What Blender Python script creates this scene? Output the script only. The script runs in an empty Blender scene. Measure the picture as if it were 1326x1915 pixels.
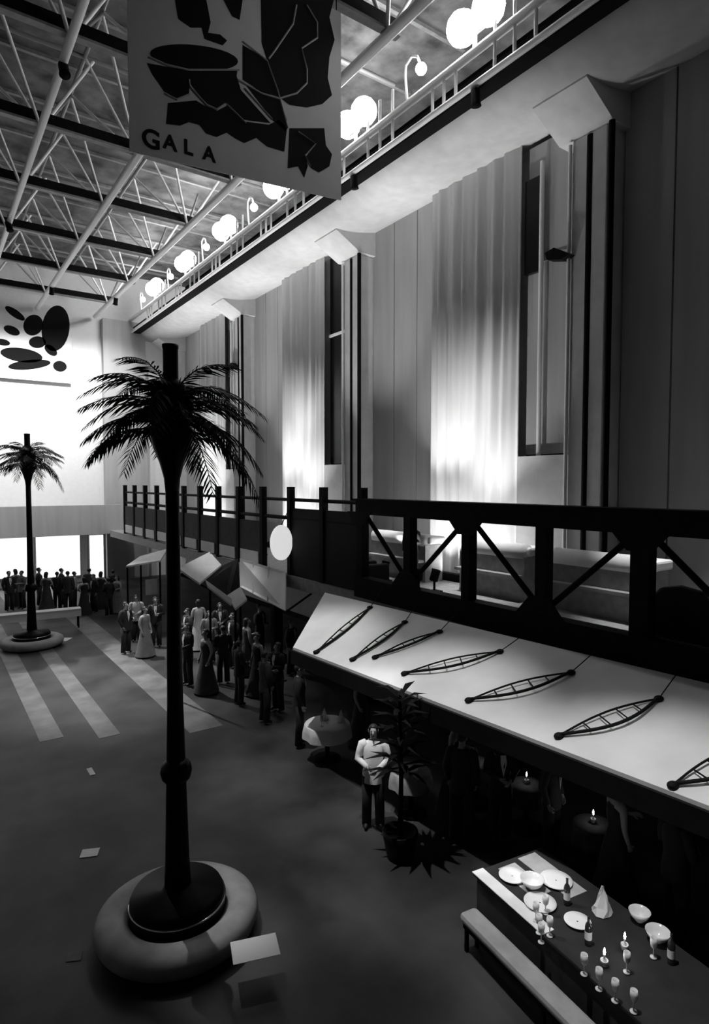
import bpy, bmesh, math, random
from mathutils import Vector, Matrix, Euler
random.seed(7)
S = bpy.context.scene
C = S.collection
R = math.radians

# ------------------------------------------------------------------ camera
H = 5.8                      # eye height above the hall floor (metres)
F = 1150.0                   # focal length in pixels of the 1326 x 1915 frame
PSI, PITCH = R(35.1), R(2.71)
cam_d = bpy.data.cameras.new('camera')
cam = bpy.data.objects.new('camera', cam_d); C.objects.link(cam)
cam_d.sensor_fit = 'HORIZONTAL'; cam_d.sensor_width = 36; cam_d.lens = 36 * F / 1326
cam_d.clip_end = 300
cam.location = (0, 0, H); cam.rotation_euler = (R(90) - PITCH, 0, -PSI)
S.camera = cam
CR = Euler(cam.rotation_euler).to_matrix()

# ------------------------------------------------------------------ world and exposure
W = bpy.data.worlds.new('world'); S.world = W; W.use_nodes = True
W.node_tree.nodes['Background'].inputs[0].default_value = (1, 1, 1, 1)
W.node_tree.nodes['Background'].inputs[1].default_value = 0.0015
S.view_settings.view_transform = 'Standard'; S.view_settings.look = 'None'
S.view_settings.gamma = 1; S.view_settings.use_curve_mapping = False
S.view_settings.exposure = 0.0

def spot(loc, target, power, angle, blend=0.6, radius=0.12):
    l = bpy.data.lights.new('spot', 'SPOT'); l.energy = power; l.spot_size = R(angle)
    l.spot_blend = blend; l.shadow_soft_size = radius
    o = bpy.data.objects.new('spot', l); C.objects.link(o)
    o.location = loc
    o.rotation_euler = (Vector(target) - Vector(loc)).to_track_quat('-Z', 'Y').to_euler()
    return o
def point(loc, power, radius=0.1):
    l = bpy.data.lights.new('bulb', 'POINT'); l.energy = power; l.shadow_soft_size = radius
    o = bpy.data.objects.new('bulb', l); C.objects.link(o); o.location = loc
    return o

# ------------------------------------------------------------------ pixel helpers: a ray met with a known plane
def ray(px, py):
    return CR @ Vector((px - 663, 957.5 - py, -F))
def on_z(px, py, z=0.0):
    d = ray(px, py); return Vector((0, 0, H)) + d * ((z - H) / d.z)
def on_x(px, py, x):
    d = ray(px, py); return Vector((0, 0, H)) + d * (x / d.x)
def on_y(px, py, y):
    d = ray(px, py); return Vector((0, 0, H)) + d * (y / d.y)

# ------------------------------------------------------------------ materials (a black-and-white picture: greys only)
def mat(name, g, rough=0.6, metal=0.0, noise=0.0, scale=6.0, bump=0.0, emit=0.0, spec=0.5, stretch=None, transl=False):
    m = bpy.data.materials.new(name); m.use_nodes = True
    nt = m.node_tree; b = nt.nodes['Principled BSDF']
    b.inputs['Base Color'].default_value = (g, g, g, 1)
    b.inputs['Roughness'].default_value = rough; b.inputs['Metallic'].default_value = metal
    b.inputs['Specular IOR Level'].default_value = spec
    if emit:
        b.inputs['Emission Color'].default_value = (1, 1, 1, 1)
        b.inputs['Emission Strength'].default_value = emit
    if noise or bump:
        tc = nt.nodes.new('ShaderNodeTexCoord'); mp = nt.nodes.new('ShaderNodeMapping')
        if stretch: mp.inputs['Scale'].default_value = stretch
        n = nt.nodes.new('ShaderNodeTexNoise'); n.inputs['Scale'].default_value = scale; n.inputs['Detail'].default_value = 5
        nt.links.new(tc.outputs['Object'], mp.inputs[0]); nt.links.new(mp.outputs[0], n.inputs['Vector'])
        if noise:
            r = nt.nodes.new('ShaderNodeMapRange')
            r.inputs['From Min'].default_value = 0.3; r.inputs['From Max'].default_value = 0.7
            r.inputs['To Min'].default_value = max(0, g - noise); r.inputs['To Max'].default_value = min(1, g + noise)
            nt.links.new(n.outputs['Fac'], r.inputs['Value']); nt.links.new(r.outputs[0], b.inputs['Base Color'])
        if bump:
            bp = nt.nodes.new('ShaderNodeBump'); bp.inputs['Strength'].default_value = bump; bp.inputs['Distance'].default_value = 0.03
            nt.links.new(n.outputs['Fac'], bp.inputs['Height']); nt.links.new(bp.outputs[0], b.inputs['Normal'])
    return m
M = dict(
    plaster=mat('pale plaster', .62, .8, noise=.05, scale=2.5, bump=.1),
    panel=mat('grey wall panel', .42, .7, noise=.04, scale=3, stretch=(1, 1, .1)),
    drape=mat('pale drape', .66, .85, noise=.05, scale=5, bump=.1, stretch=(1, 1, .05)),
    farwall=mat('white wall', .85, .8, noise=.02),
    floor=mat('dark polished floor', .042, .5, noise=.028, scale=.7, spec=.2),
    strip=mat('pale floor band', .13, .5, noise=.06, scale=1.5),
    ceil=mat('dark ceiling board', .1, .85, noise=.07, scale=1.4),
    tube=mat('white painted steel', .8, .4, noise=.03),
    steel=mat('grey painted steel', .2, .5, noise=.04),
    iron=mat('black painted steel', .006, .7, noise=.002, spec=.08),
    black=mat('black', .006, .7, noise=.002, spec=.15),
    satin=mat('black satin paint', .004, .4, spec=.12),
    glass=mat('dark pane', .006, .25, spec=.2),
    cloth=mat('white cloth', .78, .85, noise=.03, bump=.2),
    greycloth=mat('grey cloth', .3, .9, noise=.05, bump=.2),
    canopy=mat('pale canopy fabric', .68, .8, noise=.05, scale=1.6, bump=.1),
    banner=mat('banner fabric', .55, .8, noise=.02, scale=3),
    ink=mat('black print', .008, .8, spec=.1),
    line=mat('pale print', .4, .8),
    leaf=mat('dark palm leaf', .008, .7, noise=.004, spec=.08),
    bench=mat('pale upholstery', .32, .7, noise=.05, scale=4, bump=.15),
    chrome=mat('chrome', .8, .15, metal=1),
    paper=mat('paper', .85, .8),
    skin=mat('skin', .35, .6), hair=mat('hair', .015, .6), white=mat('white fabric', .75, .8, bump=.1),
    suit=mat('dark suit wool', .014, .85, noise=.004), suit2=mat('charcoal wool', .035, .85, noise=.01),
    grey=mat('grey fabric', .16, .85, noise=.03), pale=mat('pale fabric', .42, .85, noise=.05),
    lamp=mat('glowing lamp glass', .9, .4, emit=36), flame=mat('flame', 1, .5, emit=70),
    sign_glow_added=mat('white sign face with added glow', .8, .5, emit=.65),
    litwin=mat('lit window pane', .9, .4, emit=1.1),
    glassware=mat('pale glassware', .8, .08, spec=.9), bottle=mat('bottle', .03, .1, spec=.8),
    gfloor=mat('gallery floor', .3, .7, noise=.05),
)

# ------------------------------------------------------------------ object helpers
def link(o, parent=None, at=True):
    C.objects.link(o)
    if parent:
        o.parent = parent
        if at: o.matrix_parent_inverse = Matrix.Translation(parent.location).inverted()
    return o
def tag(o, label=None, cat=None, group=None, kind=None):
    if label: o['label'] = label
    if cat: o['category'] = cat
    if group: o['group'] = group
    if kind: o['kind'] = kind
    return o
def thing(name, loc, label, cat, group=None, rz=0):
    o = bpy.data.objects.new(name, None); C.objects.link(o); o.empty_display_size = .2
    o.location = loc; o.rotation_euler.z = rz
    return tag(o, label, cat, group)
def mesh(name, v, f, m, parent=None, smooth=False, at=True, bevel=0):
    me = bpy.data.meshes.new(name); me.from_pydata([tuple(p) for p in v], [], f); me.update()
    if m is not None: me.materials.append(m)
    if smooth:
        for p in me.polygons: p.use_smooth = True
    o = link(bpy.data.objects.new(name, me), parent, at)
    if bevel:
        b = o.modifiers.new('bevel', 'BEVEL'); b.width = bevel; b.segments = 2; b.limit_method = 'ANGLE'
    return o
def inst(name, me, m, parent=None, mw=None, at=True):
    o = link(bpy.data.objects.new(name, me), parent, at)
    if mw is not None: o.matrix_basis = mw
    if m is not None and len(o.material_slots):
        o.material_slots[0].link = 'OBJECT'; o.material_slots[0].material = m
    return o
BOXF = [(0, 3, 2, 1), (4, 5, 6, 7), (0, 1, 5, 4), (1, 2, 6, 5), (2, 3, 7, 6), (3, 0, 4, 7)]
def boxv(a, b):
    (x0, y0, z0), (x1, y1, z1) = a, b
    return [(x0, y0, z0), (x1, y0, z0), (x1, y1, z0), (x0, y1, z0), (x0, y0, z1), (x1, y0, z1), (x1, y1, z1), (x0, y1, z1)]
def box(name, a, b, m, parent=None, bevel=0, at=True):
    a, b = tuple(map(min, zip(a, b))), tuple(map(max, zip(a, b)))
    return mesh(name, boxv(a, b), BOXF, m, parent, at=at, bevel=bevel)
def merge(parts):
    V, Fc = [], []
    for v, f in parts:
        n = len(V); V += list(v); Fc += [tuple(i + n for i in q) for q in f]
    return V, Fc
def tubev(pts, rad, seg=8, cap=True, squash=1.0):
    pts = [Vector(p) for p in pts]
    if not hasattr(rad, '__len__'): rad = [rad] * len(pts)
    v, f = [], []
    ref = None
    for i, p in enumerate(pts):
        t = (pts[min(i + 1, len(pts) - 1)] - pts[max(i - 1, 0)]).normalized()
        if ref is None: ref = Vector((0, 0, 1)) if abs(t.z) < .9 else Vector((1, 0, 0))
        s = t.cross(ref).normalized(); u = s.cross(t).normalized(); ref = u
        for k in range(seg):
            a = 2 * math.pi * k / seg
            v.append(p + s * math.cos(a) * rad[i] + u * math.sin(a) * rad[i] * squash)
    for i in range(len(pts) - 1):
        for k in range(seg):
            f.append((i * seg + k, i * seg + (k + 1) % seg, (i + 1) * seg + (k + 1) % seg, (i + 1) * seg + k))
    if cap:
        f.append(tuple(range(seg - 1, -1, -1))); n = (len(pts) - 1) * seg; f.append(tuple(range(n, n + seg)))
    return v, f
def lathev(prof, seg=32, c=(0, 0, 0), cap=True):
    v, f = [], []
    for r, z in prof:
        for k in range(seg):
            a = 2 * math.pi * k / seg
            v.append((c[0] + r * math.cos(a), c[1] + r * math.sin(a), c[2] + z))
    for i in range(len(prof) - 1):
        for k in range(seg):
            f.append((i * seg + k, i * seg + (k + 1) % seg, (i + 1) * seg + (k + 1) % seg, (i + 1) * seg + k))
    if cap:
        f.append(tuple(range(seg - 1, -1, -1))); n = (len(prof) - 1) * seg; f.append(tuple(range(n, n + seg)))
    return v, f
def prism(pts, off):
    n = len(pts); off = Vector(off)
    v = [Vector(p) for p in pts] + [Vector(p) + off for p in pts]
    f = [tuple(range(n)), tuple(range(2 * n - 1, n - 1, -1))] + [(i, i + n, (i + 1) % n + n, (i + 1) % n) for i in range(n)]
    return v, f
_rod = {}
def rod(name, a, b, r, m, parent=None, seg=8, square=False):
    key = ('sq' if square else seg)
    if key not in _rod:
        me = bpy.data.meshes.new('rod')
        if square: v, f = boxv((-1, -1, 0), (1, 1, 1)), BOXF
        else: v, f = tubev([(0, 0, 0), (0, 0, 1)], 1, seg)
        me.from_pydata([tuple(p) for p in v], [], f); me.materials.append(m)
        if not square:
            for p in me.polygons: p.use_smooth = len(p.vertices) == 4
        _rod[key] = me
    a, b = Vector(a), Vector(b); d = b - a
    q = d.to_track_quat('Z', 'Y') if abs(d.normalized().z) < .999 else Euler((0, 0, 0)).to_quaternion()
    if d.z < 0 and abs(d.normalized().z) >= .999: a = b
    mw = Matrix.Translation(a) @ q.to_matrix().to_4x4() @ Matrix.Diagonal((r, r, d.length, 1))
    return inst(name, _rod[key], m, parent, mw)

# ================================================================== THE SETTING
XT, XW, XG, YF = 9.0, 13.0, 10.9, 38.6        # truss line, right wall, gutter, far wall
ZG = H - 2.75                                  # gallery floor level
ZC = H + 9.6                                   # bottom layer of the roof frame
U = lambda k: (1.105 + .74 * k) * XW           # where the k-th wall bay starts
PB = .74 * XW

fl = tag(box('floor', (-14, -4, -.2), (XW, YF, 0), M['floor']), kind='structure')
def fx(px, py): return on_z(px, py, 0).x
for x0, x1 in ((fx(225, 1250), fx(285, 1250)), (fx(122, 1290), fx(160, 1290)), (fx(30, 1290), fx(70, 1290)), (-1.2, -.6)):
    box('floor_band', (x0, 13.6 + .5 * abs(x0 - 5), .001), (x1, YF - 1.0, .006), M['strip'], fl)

# right wall: recessed panel bays, pilasters, windows and drapes
wr = tag(box('wall_right', (XW + .55, -6, 0), (XW + 1.0, YF + .3, H + 9.6), M['plaster']), kind='structure')
ZT = H + 8.95
win_n = [0]
for k in range(-2, 4):
    y0 = U(k)
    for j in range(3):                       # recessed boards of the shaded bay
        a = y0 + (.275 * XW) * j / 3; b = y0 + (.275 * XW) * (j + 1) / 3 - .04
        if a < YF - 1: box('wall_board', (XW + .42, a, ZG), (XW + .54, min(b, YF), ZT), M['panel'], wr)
    ya, yb = y0 + .275 * XW, y0 + .345 * XW
    if yb < YF:
        box('pilaster', (XW - .22, ya, ZG), (XW + .54, yb, ZT - .9), M['plaster'], wr, bevel=.03)
        rod('pilaster_bead', (XW - .26, yb + .03, ZG), (XW - .26, yb + .03, ZT - 1.0), .045, M['tube'], wr)
        for px_, rr in ((1092, .1), (1136, .07)):
            yc = on_x(px_, 700, XW - .3).y - U(-1) + y0
            rod('dark_upright', (XW - .3 if px_ > 1100 else XW - .16, yc, ZG), (XW - .3 if px_ > 1100 else XW - .16, yc, ZT - .95), rr, M['iron'], wr)  # black rods draw the dark upright lines at the pilaster
        v, f = prism([(XW - .25, ya - .15, ZT - .9), (XW - 1.25, ya - .15, ZT - .35), (XW - 1.25, ya - .15, ZT + .02), (XW + .5, ya - .15, ZT + .02), (XW + .5, ya - .15, ZT - .9)], (0, yb - ya + .5, 0))
        mesh('capital', v, f, M['plaster'], wr)
    sa, sb = y0 + .352 * XW, y0 + .475 * XW
    if sb < YF:
        win_n[0] += 1
        z0, z1 = H + .7, H + 8.75
        w = tag(box('window_%d' % win_n[0], (XW + .30, sa, z0), (XW + .54, sb, z1), M['black']), kind='structure')
        w['label'] = 'tall narrow dark window slot in the right wall'
        zm = (z0 + z1) / 2 + 1.0
        dark = M['glass'] if k in (0, 2) else M['panel']
        if k in (-1, 1):
            box('vent_slot', (XW + .12, sa + .68 * (sb - sa), z1 - 3.3), (XW + .24, sb - .02, z1 - .9), M['glass'], w)
            rod('slot_bead', (XW + .1, sa + .64 * (sb - sa), z0), (XW + .1, sa + .64 * (sb - sa), z1 - .6), .06, M['tube'], w)
        box('pane', (XW + .24, sa + .05, z0 + .05), (XW + .3, sb - .05, zm - .05), dark, w)
        box('pane', (XW + .24, sa + .05, zm + .05), (XW + .3, sb - .05, z1 - .05), M['glass'] if k in (0, 2) else M['panel'], w)
        box('transom', (XW + .2, sa, zm - .05), (XW + .3, sb, zm + .05), M['tube'] if k in (0, 2) else M['panel'], w)
        box('wall_infill', (XW - .02, sa - .08, ZG), (XW + .54, sb, z0), M['plaster'], wr)
    ca, cb = y0 + .478 * XW, y0 + .738 * XW
    if ca < YF - 2 and k > -2:
        cb = min(cb, YF - .3)
        n = 120; v = []; f = []
        for i in range(n + 1):
            y = ca + (cb - ca) * i / n; t = (y - ca) * 2 * math.pi
            d = .075 * math.sin(t / .52) + .04 * math.sin(t / .31 + 1)
            v += [(XW - .05 + d, y, ZG), (XW - .02 + d * .7, y, ZT)]
        for i in range(n): f.append((2 * i, 2 * i + 2, 2 * i + 3, 2 * i + 1))
        o = mesh('curtain', v, f, M['drape'], smooth=True)
        s = o.modifiers.new('thick', 'SOLIDIFY'); s.thickness = .03; s.offset = 1
        tag(o, {-1: 'broad pale floor-to-cornice curtain, the nearest, brightly lit from below', 0: 'pale tall curtain left of the black window slot, second from the front',
                1: 'pale tall curtain far along the wall behind the palm fronds'}.get(k, 'pale tall curtain at the far end of the right wall'), 'curtain', 'tall curtains on the right wall')

for (px_, py_), lb in (((1042, 474), 'nearest bay, beside the bright curtain'), ((434, 684), 'far bay, above the palm fronds')):
    c = on_x(px_, py_, XW - .45)
    t = thing('wall_speaker', c, 'small dark wall speaker in the ' + lb, 'speaker', 'wall speakers')
    v, f = prism([(c.x, c.y - .34, c.z - .1), (c.x, c.y + .1, c.z + .17), (c.x, c.y + .36, c.z + .12), (c.x, c.y + .3, c.z - .06), (c.x, c.y - .1, c.z - .17)], (.25, 0, 0))
    mesh('cabinet', v, f, M['iron'], t)
    rod('bracket', (c.x + .2, c.y, c.z), (XW + .35, c.y, c.z), .03, M['iron'], t)
# rounded cornice between the wall and the gutter
n = 14; prof = []
for i in range(n + 1):
    a = math.pi / 2 * i / n
    prof.append((XW + .55 - (XW + .55 - XG) * math.sin(a), H + 8.9 + .3 * (1 - math.cos(a)) - .34 * math.sin(2 * a)))
prof += [(XG, H + 9.4), (XW + 1, H + 9.5)]
v, f = prism([(x, -6, z) for x, z in prof], (0, YF + 6.3, 0))
o = mesh('trim_1', v, f, M['plaster'])
for q in o.data.polygons: q.use_smooth = len(q.vertices) == 4 and q.center.z < H + 9.3
tag(o, kind='structure')
tag(box('trim_2', (XG - .3, -6, H + 8.95), (XG + .15, YF, H + 9.3), M['iron']), kind='structure')   # gutter box

# far wall with its own parapet and lit windows
wf = tag(box('wall_far', (-14, YF, 0), (XW + 1, YF + .4, H + 13), M['farwall']), kind='structure')
zp0, zp1 = on_y(100, 1003, YF - 1.4).z, on_y(100, 946, YF - 1.4).z
box('parapet', (-14, YF - 1.4, zp0), (on_y(245, 960, YF - 1.4).x, YF - 1.15, zp1), M['panel'], wf)
box('parapet_deck', (-14, YF - 1.15, zp0), (on_y(245, 960, YF - 1.4).x, YF, zp0 + .2), M['panel'], wf)
for i, (xa, xb) in enumerate(((-12, 60), (68, 148), (168, 192))):
    a, b = on_y(xa if xa > 0 else 0, 1065, YF - .1), on_y(xb, 1000, YF - .1)
    if i == 0: a.x = -11
    win_n[0] += 1
    w = tag(box('window_%d' % win_n[0], (a.x - .08, YF - .16, a.z - .6), (b.x + .08, YF, b.z + .1), M['steel']), kind='structure')
    box('pane', (a.x, YF - .22, a.z - .5), (b.x, YF - .16, b.z), M['litwin'], w)
box('far_corner_shade', (on_y(196, 800, YF - .5).x, YF - .5, 0), (XG + .4, YF, H + 9.6), M['panel'], wf)  # grey slab; the far corner's shade is put into its colour
tag(box('wall_left', (-14.4, -4, 0), (-14, YF, H + 13), M['plaster']), kind='structure')

# roof: dark boards with a two-layer white tube frame below
ce = tag(box('ceiling', (-14, -6, H + 12.4), (XW + 1, YF + .3, H + 12.7), M['ceil']), kind='structure')
PX = [8.45, 5.45, 2.9, .2, -2.6]
CY = [2.7 + 4.05 * i for i in range(9)]
ZT2 = ZC + 2.3
for x in PX:
    rod('purlin', (x, -5, ZC), (x, YF - .5, ZC), .12 if x > 5 else .1, M['tube'], ce)
    rod('upper_tube', (x - 1.4, -5, ZT2), (x - 1.4, YF - .5, ZT2), .06, M['steel'], ce)
for y in CY:
    box('cross_beam', (-6, y - .05, ZC + .12), (8.75, y + .05, ZC + .42), M['iron'], ce)
    box('beam_flange', (-6, y - .1, ZC + .06), (8.75, y + .1, ZC + .12), M['steel'], ce)
    rod('upper_tube', (-6, y, ZT2), (XG + 1, y, ZT2), .06, M['steel'], ce)
    for x in PX:
        rod('diagonal', (x, y, ZC), (x - 1.4, y, ZT2), .045, M['tube'], ce)
        rod('diagonal', (x, y, ZC), (x + 1.4, y, ZT2), .045, M['tube'], ce)
        rod('diagonal', (x, y, ZC), (x - 1.4, y + 2.02, ZT2), .045, M['tube'], ce)
        rod('diagonal', (x, y, ZC), (x - 1.4, y - 2.02, ZT2), .045, M['tube'], ce)
        rod('diagonal', (x, y + .1, ZC), (x + 1.2, y + 2.02, ZT2), .04, M['steel'], ce)
for i in range(16):                              # battens between the ceiling boards
    y = 1 + 2.4 * i
    box('batten', (-14, y, H + 12.3), (XW, y + .12, H + 12.4), M['steel'], ce)

# catwalk rails along the gutter
t = thing('catwalk_railing', (XG - .3, 0, H + 9), 'white tube catwalk railing with pickets above the rounded cornice', 'railing')
XR = XG - .42
rod('rail', (XR, 2, H + 9.72), (XR, YF - .2, H + 9.72), .1, M['tube'], t)
rod('rail', (XR, 2, H + 9.0), (XR, YF - .2, H + 9.0), .075, M['tube'], t)
LP = 4.66
L0 = .976 * XG - .45
for i in range(7):
    for q in (-1.7, -1.15, -.6, .6, 1.0, 1.4):
        y = L0 + LP * (i - 1) + q
        if 2 < y < YF - .4: rod('picket', (XR, y, H + 9.0), (XR, y, H + (10.4 if q < 0 else 9.7)), .04, M['tube'], t)

def sph(r, c, seg=14, rings=8, sq=(1, 1, 1)):
    prof = [(r * math.sin(math.pi * i / rings), -r * math.cos(math.pi * i / rings)) for i in range(rings + 1)]
    prof[0] = (r * .02, -r); prof[-1] = (r * .02, r)
    v, f = lathev(prof, seg)
    return [(c[0] + p[0] * sq[0], c[1] + p[1] * sq[1], c[2] + p[2] * sq[2]) for p in v], f
names = ['nearest', 'second nearest', 'third (half behind the banner)', 'fourth nearest', 'fifth nearest', 'farthest']
for i in range(6):
    y = L0 + LP * i
    t = thing('floodlight', (XR, y, H + 9.72), 'twin glowing globe floodlight on the catwalk rail, %s in the row' % names[i], 'lamp', 'floodlights on the catwalk')
    rod('stem', (XR, y, H + 9.72), (XR, y, H + 10.15), .05, M['tube'], t)
    rod('arm', (XR, y - .42, H + 10.12), (XR, y + .42, H + 10.12), .045, M['tube'], t)
    for s in (-.4, .4):
        v, f = sph(.37, (XR, y + s, H + 10.46)); mesh('globe', v, f, M['lamp'], t, smooth=True)
    t2 = thing('gooseneck_lamp', (XR, y + 1.7, H + 9.72), 'small curved-arm lamp with a white bulb, %s on the catwalk' % names[i], 'lamp', 'gooseneck lamps on the catwalk')
    arc = [(XR - .05, y + 2.3, H + 9.72), (XR - .08, y + 2.35, H + 10.4), (XR - .1, y + 2.3, H + 10.62), (XR - .12, y + 2.05, H + 10.7), (XR - .15, y + 1.8, H + 10.55), (XR - .15, y + 1.68, H + 10.3)]
    v, f = tubev(arc, .035); mesh('arm', v, f, M['tube'], t2, smooth=True)
    v, f = sph(.14, (XR - .15, y + 1.66, H + 10.18)); mesh('bulb', v, f, M['lamp'], t2, smooth=True)

# ================================================================== gallery along the right wall
tag(box('trim_3', (XT - .15, -4, ZG - .35), (XW + .6, 21.5, ZG), M['gfloor']), kind='structure')
for y in (3, 8, 13, 18):
    t = thing('gallery_column', (XT + .5, y, 0), 'dark square column holding up the gallery, at %s' % {3: 'the near end beside the buffet', 8: 'the middle of the canopy', 13: 'the far end of the canopy', 18: 'the stall with tilted roof boards'}[y], 'column', 'columns under the gallery')
    box('shaft', (XT + .35, y - .15, .12), (XT + .65, y + .15, ZG - .35), M['iron'], t, bevel=.02)
    box('base', (XT + .25, y - .25, 0), (XT + .75, y + .25, .12), M['iron'], t)
t = thing('gallery_truss', (XT, 5, ZG), 'black steel truss with posts and diagonals along the gallery edge', 'truss')
PY = [XT * (.569 + .2035 * i) for i in range(-3, 5)]
ZA, ZB = H - .42, H - 2.35
box('top_chord', (XT - .12, -2, ZA - .36), (XT + .12, PY[-1] + .15, ZA), M['iron'], t)
box('top_flange', (XT - .22, -2, ZA - .03), (XT + .22, PY[-1] + .15, ZA + .03), M['iron'], t)
box('bottom_chord', (XT - .16, -2, ZG - .1), (XT + .14, PY[-1] + .15, ZB), M['iron'], t)
for i, y in enumerate(PY):
    w = .15 if i == 3 else .11
    box('post', (XT - .11, y - w, ZB), (XT + .11, y + w, ZA - .3), M['iron'], t)
    if i % 2 == 0:
        v, f = prism([(XT - .13, y - .55, ZB - .05), (XT - .13, y + .55, ZB - .05), (XT - .13, y + .22, ZB + .32), (XT - .13, y - .22, ZB + .32)], (.03, 0, 0))
        mesh('gusset_plate', v, f, M['iron'], t)
        for j in (i - 1, i + 1):
            if 0 <= j < len(PY):
                rod('diagonal_brace', (XT, y, ZB + .05), (XT, PY[j], ZA - .25), .055, M['iron'], t)
    else:
        v, f = prism([(XT - .13, y - .5, ZA - .3), (XT - .13, y + .5, ZA - .3), (XT - .13, y + .2, ZA - .62), (XT - .13, y - .2, ZA - .62)], (.03, 0, 0))
        mesh('gusset_plate', v, f, M['iron'], t)
t = thing('gallery_railing', (XT, 13, ZG), 'black post railing with dark infill panels at the far gallery', 'railing')
RY = [PY[-1] + XT * .2035 * i for i in range(0, 13)]
for i, y in enumerate(RY):
    rod('post', (XT, y, ZG), (XT, y, H - .12), .09, M['iron'], t, square=True)
rod('handrail', (XT, RY[0], H - .5), (XT, RY[-1], H - .5), .05, M['iron'], t)
rod('lower_rail', (XT, RY[0], H - 1.05), (XT, RY[-1], H - 1.05), .06, M['iron'], t)
for i in range(12):
    if i in (0, 1):
        box('infill_panel', (XT - .05, RY[i] + .1, ZG - .1), (XT + .05, RY[i + 1] - .1, H - .75), M['black'], t)
    elif i > 2:
        box('infill_panel', (XT - .05, RY[i] + .1, ZG + .05), (XT + .05, RY[i + 1] - .1, H - 1.25), M['suit2'], t)
        box('pennant', (XT - .09, RY[i] + .25, ZG + .1), (XT - .06, RY[i + 1] - .25, ZG + .5), M['cloth'], t)
tag(box('trim_4', (XT - .15, 21.5, ZG - .35), (XW + .6, YF - 1.4, ZG), M['gfloor']), kind='structure')
v, f = [], []
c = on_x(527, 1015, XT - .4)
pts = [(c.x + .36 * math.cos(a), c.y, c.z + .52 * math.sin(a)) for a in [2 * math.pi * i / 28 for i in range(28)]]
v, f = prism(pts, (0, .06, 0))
o = mesh('oval_sign', v, f, M['sign_glow_added'])  # emission added to keep the oval white; it is no lamp
tag(o, 'white oval sign, glow added, hung beside the black gallery panels', 'sign')
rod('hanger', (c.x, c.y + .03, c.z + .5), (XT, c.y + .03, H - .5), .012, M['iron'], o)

# bar counters, armchairs and people on the gallery
for i, (ya, yb) in enumerate(((3.6, 5.0), (6.2, 8.6), (9.2, 11.4), (12.6, 15.2), (16.6, 19.4))):
    x0, x1, zt = 11.2, 12.0, ZG + 1.25
    lab = ['nearest, at the right edge', 'behind the thick truss post', 'left of the middle truss post', 'behind the left end of the truss', 'farthest, beyond the black panels'][i]
    t = thing('bar_counter', (11.6, (ya + yb) / 2, ZG), 'white-topped bar counter on the gallery, ' + lab, 'counter', 'bar counters on the gallery')
    box('skirt', (x0 + .08, ya + .06, ZG), (x1 - .08, yb - .06, zt - .22), M['greycloth'], t)
    v, f = merge([tubev([(x0 + .22, ya + .1, zt - .12), (x0 + .22, yb - .1, zt - .12)], .2, 14)])
    mesh('rolled_edge', v, f, M['cloth'], t, smooth=True)
    box('counter_top', (x0 + .2, ya, zt - .2), (x1, yb, zt), M['cloth'], t, bevel=.05)
    box('foot_shelf', (x0 - .15, ya + .1, ZG + .55), (x0 + .08, yb - .1, ZG + .62), M['bench'], t)

def armchair(x, y, rz, label):
    t = thing('armchair', (x, y, ZG), label, 'armchair', 'dark armchairs on the gallery', rz)
    for s in (-1, 1):
        box('arm', (s * .36 - .09, -.4, .12), (s * .36 + .09, .4, .62), M['suit'], t, .05, False)
        for q in (-.32, .32): box('leg', (s * .34 - .03, q - .03, 0), (s * .34 + .03, q + .03, .12), M['black'], t, 0, False)
    box('seat', (-.28, -.4, .14), (.28, .3, .44), M['suit'], t, .06, False)
    v, f = prism([(-.45, .25, .12), (.45, .25, .12), (.45, .3, .9), (.3, .32, 1.1), (0, .33, 1.16), (-.3, .32, 1.1), (-.45, .3, .9)], (0, .16, 0))
    mesh('backrest', v, f, M['suit'], t, at=False, bevel=.04)
p = on_x(1290, 1100, 10.0); armchair(10.0, p.y, R(100), 'dark high-backed armchair behind the truss at the right edge')
p = on_x(690, 1040, 9.75); armchair(9.75, p.y, R(80), 'dark high-backed armchair behind the left end of the truss')

# ------------------------------------------------------------------ sloping canopy with lens-shaped frames
ZL = H - 3.4
lo_a, lo_b = on_z(548, 1215, ZL), on_z(1316, 1512, ZL)
d = (lo_a - lo_b); lo_n = lo_b - d * .45
up_n = Vector((XT - .12, lo_n.y, ZG)); dn = d.normalized()
up_a = up_n + dn * ((on_x(642, 1104, XT - .4).y - up_n.y) / dn.y)
CN = (lo_n - lo_a).cross(up_a - lo_a).normalized()
def on_canopy(px, py, lift=.07):
    r_ = ray(px, py); o_ = Vector((0, 0, H)); return o_ + r_ * ((lo_a - o_).dot(CN) / r_.dot(CN)) + Vector((0, 0, lift))
t = thing('sloping_canopy', (XT - 1, 6, ZL), 'long pale sloping canopy below the gallery truss', 'canopy')
v, f = prism([lo_a, lo_n, up_n, up_a], (0, 0, .05))
mesh('fabric', v, f, M['canopy'], t)
v, f = prism([lo_a, lo_n, lo_n - Vector((0, 0, .28)), lo_a - Vector((0, 0, .28))], (-.05, 0, 0))
mesh('valance', v, f, M['black'], t)
v, f = prism([lo_a, up_a, up_a - Vector((0, 0, .28)), lo_a - Vector((0, 0, .28))], (0, .05, 0))
mesh('valance', v, f, M['black'], t)
for q in (.12, .3, .5, .7, .9):
    a = lo_a.lerp(lo_n, q) + Vector((.08, 0, -.02)); rod('bracket_arm', (XT + .1, a.y, ZG - .75), a, .04, M['black'], t)
bows = [((1258, 1480), (1425, 1398)), ((1045, 1386), (1232, 1316)), ((877, 1318), (1068, 1266)), ((757, 1267), (935, 1226)), ((702, 1236), (822, 1188)), ((660, 1240), (757, 1170)), ((592, 1226), (692, 1142))]
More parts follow.
